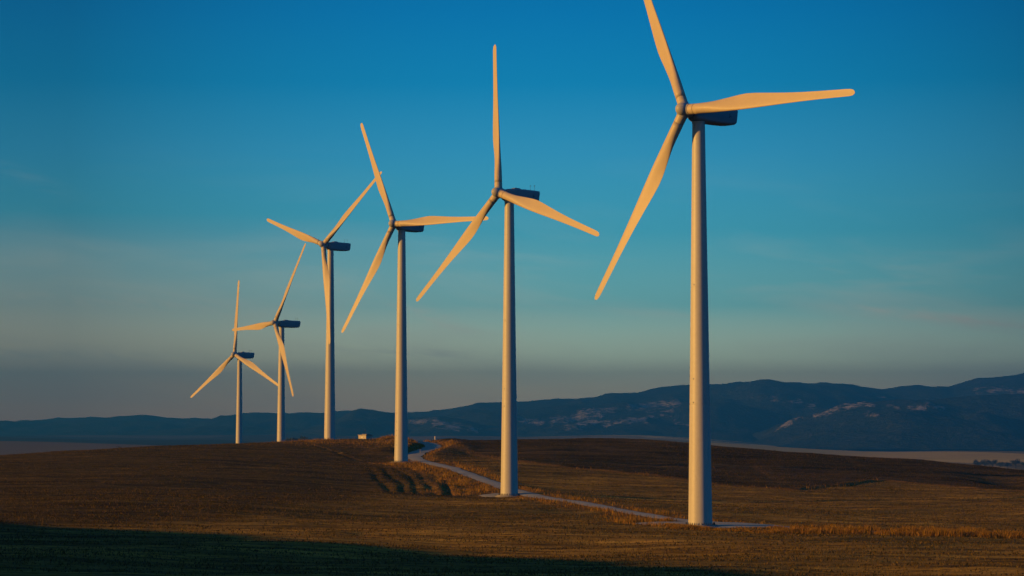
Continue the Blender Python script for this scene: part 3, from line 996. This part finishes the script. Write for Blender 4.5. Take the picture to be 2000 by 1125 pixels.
def make_tree(name, x, y, h, wd, label, cat, group, nleaf=1500, base=None):
    z = ground_z(x, y) if base is None else base
    t = empty(name, (x, y, z))
    tag(t, label, cat, group)
    bm = bmesh.new()
    r0 = h * .035
    secs = []
    for k in range(6):
        f = k / 5
        ox, oy = math.sin(f * 2 + x) * .03 * h * f, math.cos(f * 1.7 + y) * .03 * h * f
        secs.append([(ox + r0 * (1.2 - .95 * f) * math.cos(a), oy + r0 * (1.2 - .95 * f) * math.sin(a), -.5 + f * h * .72) for a in np.linspace(0, 2 * math.pi, 8, endpoint=False)])
    rings(bm, secs)
    lobes = []
    for k in range(7):
        a = k * 2.4 + x; rr = wd * random.uniform(.15, .34); zz_ = h * random.uniform(.42, .80)
        e = Vector((math.cos(a) * rr, math.sin(a) * rr, zz_)); s = Vector((0, 0, h * random.uniform(.2, .42)))
        d = (e - s).normalized(); sd = d.orthogonal().normalized(); s2 = d.cross(sd)
        rings(bm, [[s + (sd * math.cos(q) + s2 * math.sin(q)) * r0 * .5 for q in (0, 2.1, 4.2)], [e + (sd * math.cos(q) + s2 * math.sin(q)) * r0 * .12 for q in (0, 2.1, 4.2)]])
        lobes.append((e, random.uniform(.20, .33)))
    obj_bm('trunk', bm, M_BARK, t)
    V = []; Fc = []
    for i in range(nleaf):
        c, sz = lobes[i % len(lobes)]
        v = Vector((random.gauss(0, 1), random.gauss(0, 1), random.gauss(0, .8))).normalized() * (random.random() ** .45)
        p = c + Vector((v.x * sz * wd, v.y * sz * wd, v.z * sz * h * .8))
        s = h * random.uniform(.018, .045)
        n_ = Vector((random.gauss(0, 1), random.gauss(0, 1), random.gauss(0, 1))).normalized(); o1 = n_.orthogonal().normalized() * s; o2 = n_.cross(o1)
        k = len(V)
        V += [p - o1, p + o2 * .6, p + o1, p - o2 * .6]; Fc.append((k, k + 1, k + 2, k + 3))
    mesh_np('crown', np.array([tuple(v) for v in V]), Fc, M_LEAF, t, False)
    return t


right_trees = [
    (1908, 3080, 11.5, 11, 'low dark tree at the left end of the valley clump beyond the right-hand crest'),
    (1923, 3040, 13.0, 14, 'tallest broad dark tree of the clump in the valley beyond the right-hand crest'),
    (1939, 3060, 12.0, 13, 'dark round tree in the middle of the valley clump beyond the right-hand crest'),
    (1953, 3020, 9.0, 12, 'low dark tree in the dip of the valley clump beyond the right-hand crest'),
    (1968, 3050, 8.5, 12, 'small dark tree beside the big one at the picture edge, beyond the right-hand crest'),
    (1984, 3030, 12.5, 14, 'big dark tree near the right edge of the picture, beyond the right-hand crest'),
    (2000, 3060, 9.5, 13, 'dark tree cut off by the right edge of the picture, beyond the crest')]
for px_, D_, h_, w_, lab in right_trees:
    p = at(px_, 910, D_)
    make_tree('broadleaf_tree', p[0], p[1], h_, w_, lab, 'tree', 'trees in the valley on the right')
left_trees = [
    (566, 2300, 9.0, 12, 849, 'dim far tree just right of the fifth tower, behind the hill'),
    (580, 2350, 8.0, 11, 851.5, 'low far tree between the two distant towers, second from the fifth tower'),
    (592, 2300, 10, 12, 848, 'highest far tree midway between the two distant towers behind the hill'),
    (604, 2320, 8.5, 12, 850.5, 'rounded far tree right of the highest one behind the hill'),
    (617, 2280, 7.0, 11, 853, 'smallest far tree left of the fourth tower, behind the hill'),
    (628, 2300, 7.5, 10, 854, 'far tree almost touching the fourth tower, behind the hill')]
for px_, D_, h_, w_, row_, lab in left_trees:
    p = at(px_, row_, D_)
    gz = ground_z(p[0], p[1])
    make_tree('hill_tree', p[0], p[1], float(p[2]) - gz, w_, lab, 'tree', 'far trees behind the hill')
bushes = [(1560, 871, 5200, 'dark bush cluster at the left end of the sunlit valley field'), (1578, 874, 5000, 'middle dark bush on the sunlit valley field'),
          (1596, 874, 5000, 'dark bush beside the middle one on the valley field'), (1648, 876, 4900, 'lone dark bush further right on the sunlit valley field')]
for px_, row_, D_, lab in bushes:
    p = at(px_, row_, D_)
    make_tree('valley_bush', p[0], p[1], 7.5, 15, lab, 'bush', 'bushes on the valley field', 500)
p = at(232, 875, 561)
make_tree('low_bush', p[0], p[1], .55, 1.6, 'single low dark bush on the skyline of the left-hand field', 'bush', None, 700)

# ------------------------------------------------------------------ air
m, nt, b = new_mat('haze_air')
nt.nodes.remove(b)
pv = N(nt, 'ShaderNodeVolumePrincipled', {'Color': (0.09, 0.60, 1.0, 1), 'Density': 1.45e-4, 'Anisotropy': 0.6})
nt.links.new(pv.outputs[0], nt.nodes['Material Output'].inputs['Volume'])
zmin = float(GZ.min()) - 60
bm = bmesh.new(); box(bm, -17500, 17500, -1500, 17500, zmin, 420)
haze = obj_bm('haze', bm, m, None, False)
tag(haze, kind='stuff')

# ------------------------------------------------------------------ light
sun = bpy.data.lights.new('sun', 'SUN')
sun.energy = 5.0
sun.angle = R_(0.53)
sun.color = (1.0, 0.50, 0.10)
so = bpy.data.objects.new('sun', sun)
link(so)
so.rotation_euler = Vector(LDIR).to_track_quat('-Z', 'Y').to_euler()

W = bpy.data.worlds.new('World')
S.world = W
W.use_nodes = True
nt = W.node_tree
bg = nt.nodes['Background']
sky = nt.nodes.new('ShaderNodeTexSky')
sky.sky_type = 'NISHITA'
sky.sun_disc = False
sky.sun_elevation = SUN_EL
sky.sun_rotation = math.atan2(-LDIR[0], -LDIR[1]) % (2 * math.pi)
sky.air_density = 1.0; sky.dust_density = 0.4; sky.ozone_density = 4.0
vec = N(nt, 'ShaderNodeTexCoord').outputs['Generated']
sep = N(nt, 'ShaderNodeSeparateXYZ', {'Vector': vec})
el = mathn(nt, 'ARCSINE', sep.outputs['Z'])
eld = mathn(nt, 'MULTIPLY', el, 180 / math.pi)
azm = mathn(nt, 'ARCTAN2', sep.outputs['X'], sep.outputs['Y'])
azd = mathn(nt, 'MULTIPLY', azm, 180 / math.pi)
fac = mathn(nt, 'DIVIDE', eld, 20.0, True)
air = ramp(nt, fac, [
    (0.00, (1.75, 1.12, 0.55)), (0.05, (1.70, 1.42, 0.76)), (0.085, (1.42, 1.66, 1.06)), (0.145, (0.33, 0.85, 0.80)),
    (0.23, (0.090, 0.555, 0.720)), (0.32, (0.042, 0.410, 0.690)), (0.40, (0.004, 0.290, 0.590)), (0.48, (0.0, 0.218, 0.525)), (0.56, (0.0, 0.150, 0.41)),
    (0.70, (0.012, 0.086, 0.285)), (1.0, (0.034, 0.047, 0.160))])
# lens falloff towards either side, put into the sky's brightness
dz = mathn(nt, 'SUBTRACT', azd, 0.9)
dim = mathn(nt, 'MAXIMUM', mathn(nt, 'SUBTRACT', 1.0, mathn(nt, 'MULTIPLY', mathn(nt, 'MULTIPLY', dz, dz), 0.0033)), 0.6)
west = mathn(nt, 'MULTIPLY', mathn(nt, 'DIVIDE', mathn(nt, 'SUBTRACT', 2.0, azd), 14.0, True), mathn(nt, 'SUBTRACT', 1.0, mathn(nt, 'DIVIDE', eld, 5.0, True)))
air = mixc(nt, mathn(nt, 'MULTIPLY', west, 0.6), air, (1.75, 0.80, 0.34))
# away from the sun the band above the horizon is a cool blue
east = mathn(nt, 'DIVIDE', mathn(nt, 'SUBTRACT', azd, 15.0), 30.0, True)
air = mixc(nt, mathn(nt, 'MULTIPLY', east, 0.9), air, (0.003, 0.155, 0.46))
# clouds : thin veils drawn out along the horizon
cv = N(nt, 'ShaderNodeCombineXYZ', {'X': mathn(nt, 'MULTIPLY', azd, 0.16), 'Y': mathn(nt, 'ADD', mathn(nt, 'MULTIPLY', eld, 0.95), mathn(nt, 'MULTIPLY', azd, 0.05))}).outputs[0]
cn = N(nt, 'ShaderNodeTexNoise', {'Vector': cv, 'Scale': 1.0, 'Detail': 6, 'Roughness': 0.55, 'Distortion': 0.5}).outputs[0]
cm = ramp(nt, cn, [(0.48, (0, 0, 0)), (0.72, (1, 1, 1))])
cband = ramp(nt, fac, [(0.0, (.5, .5, .5)), (0.08, (1, 1, 1)), (0.17, (.6, .6, .6)), (0.24, (.12, .12, .12)), (0.34, (0, 0, 0))])
cfac = mathn(nt, 'MULTIPLY', mathn(nt, 'MULTIPLY', cm, cband), 0.5)


def wisp(a0, e0, slope, la, le, amp):
    da = mathn(nt, 'DIVIDE', mathn(nt, 'SUBTRACT', azd, a0), la)
    de = mathn(nt, 'DIVIDE', mathn(nt, 'SUBTRACT', mathn(nt, 'SUBTRACT', eld, e0), mathn(nt, 'MULTIPLY', mathn(nt, 'SUBTRACT', azd, a0), slope)), le)
    q = mathn(nt, 'ADD', mathn(nt, 'MULTIPLY', da, da), mathn(nt, 'MULTIPLY', de, de))
    g = mathn(nt, 'POWER', 2.718, mathn(nt, 'MULTIPLY', q, -1.0))
    return mathn(nt, 'MULTIPLY', mathn(nt, 'MULTIPLY', g, wn), amp)


wv = N(nt, 'ShaderNodeCombineXYZ', {'X': mathn(nt, 'MULTIPLY', azd, 0.9), 'Y': mathn(nt, 'ADD', mathn(nt, 'MULTIPLY', eld, 6.0), mathn(nt, 'MULTIPLY', azd, 0.8))}).outputs[0]
wn = ramp(nt, N(nt, 'ShaderNodeTexNoise', {'Vector': wv, 'Scale': 1.0, 'Detail': 5, 'Roughness': 0.6, 'Distortion': 0.8}).outputs[0], [(0.36, (0, 0, 0)), (0.66, (1, 1, 1))])
for wargs in ((10.4, 2.50, -0.13, 2.6, 0.14, 0.85), (-1.8, 2.60, -0.30, 1.0, 0.18, 0.55), (-9.5, 2.95, -0.05, 3.5, 0.2, 0.40), (-2.6, 1.85, -0.04, 2.2, 0.14, 0.60), (-11.0, 5.75, -0.35, 0.9, 0.2, 0.07), (-10.5, 1.75, 0.02, 3.0, 0.15, 0.5)):
    cfac = mathn(nt, 'ADD', cfac, wisp(*wargs), True)
air = mixc(nt, cfac, air, (0.92, 0.93, 0.72))
air = N(nt, 'ShaderNodeVectorMath', {0: air, 3: dim}, operation='SCALE').outputs[0]
mixn = N(nt, 'ShaderNodeVectorMath', {0: air, 1: (10.0, 10.0, 10.0)}, operation='MULTIPLY').outputs[0]
tint = N(nt, 'ShaderNodeVectorMath', {0: sky.outputs[0], 1: (0.25, 0.6, 0.9)}, operation='MULTIPLY').outputs[0]
final = mixc(nt, 0.99, tint, mixn)
nt.links.new(final, bg.inputs['Color'])
bg.inputs['Strength'].default_value = 0.1

# ------------------------------------------------------------------ render settings
S.view_settings.view_transform = 'Standard'
S.view_settings.look = 'None'
S.view_settings.exposure = 0.0
S.view_settings.gamma = 1.0
S.view_settings.use_curve_mapping = False
S.cycles.max_bounces = 6
S.cycles.diffuse_bounces = 0
S.cycles.volume_bounces = 0
S.cycles.use_denoising = True
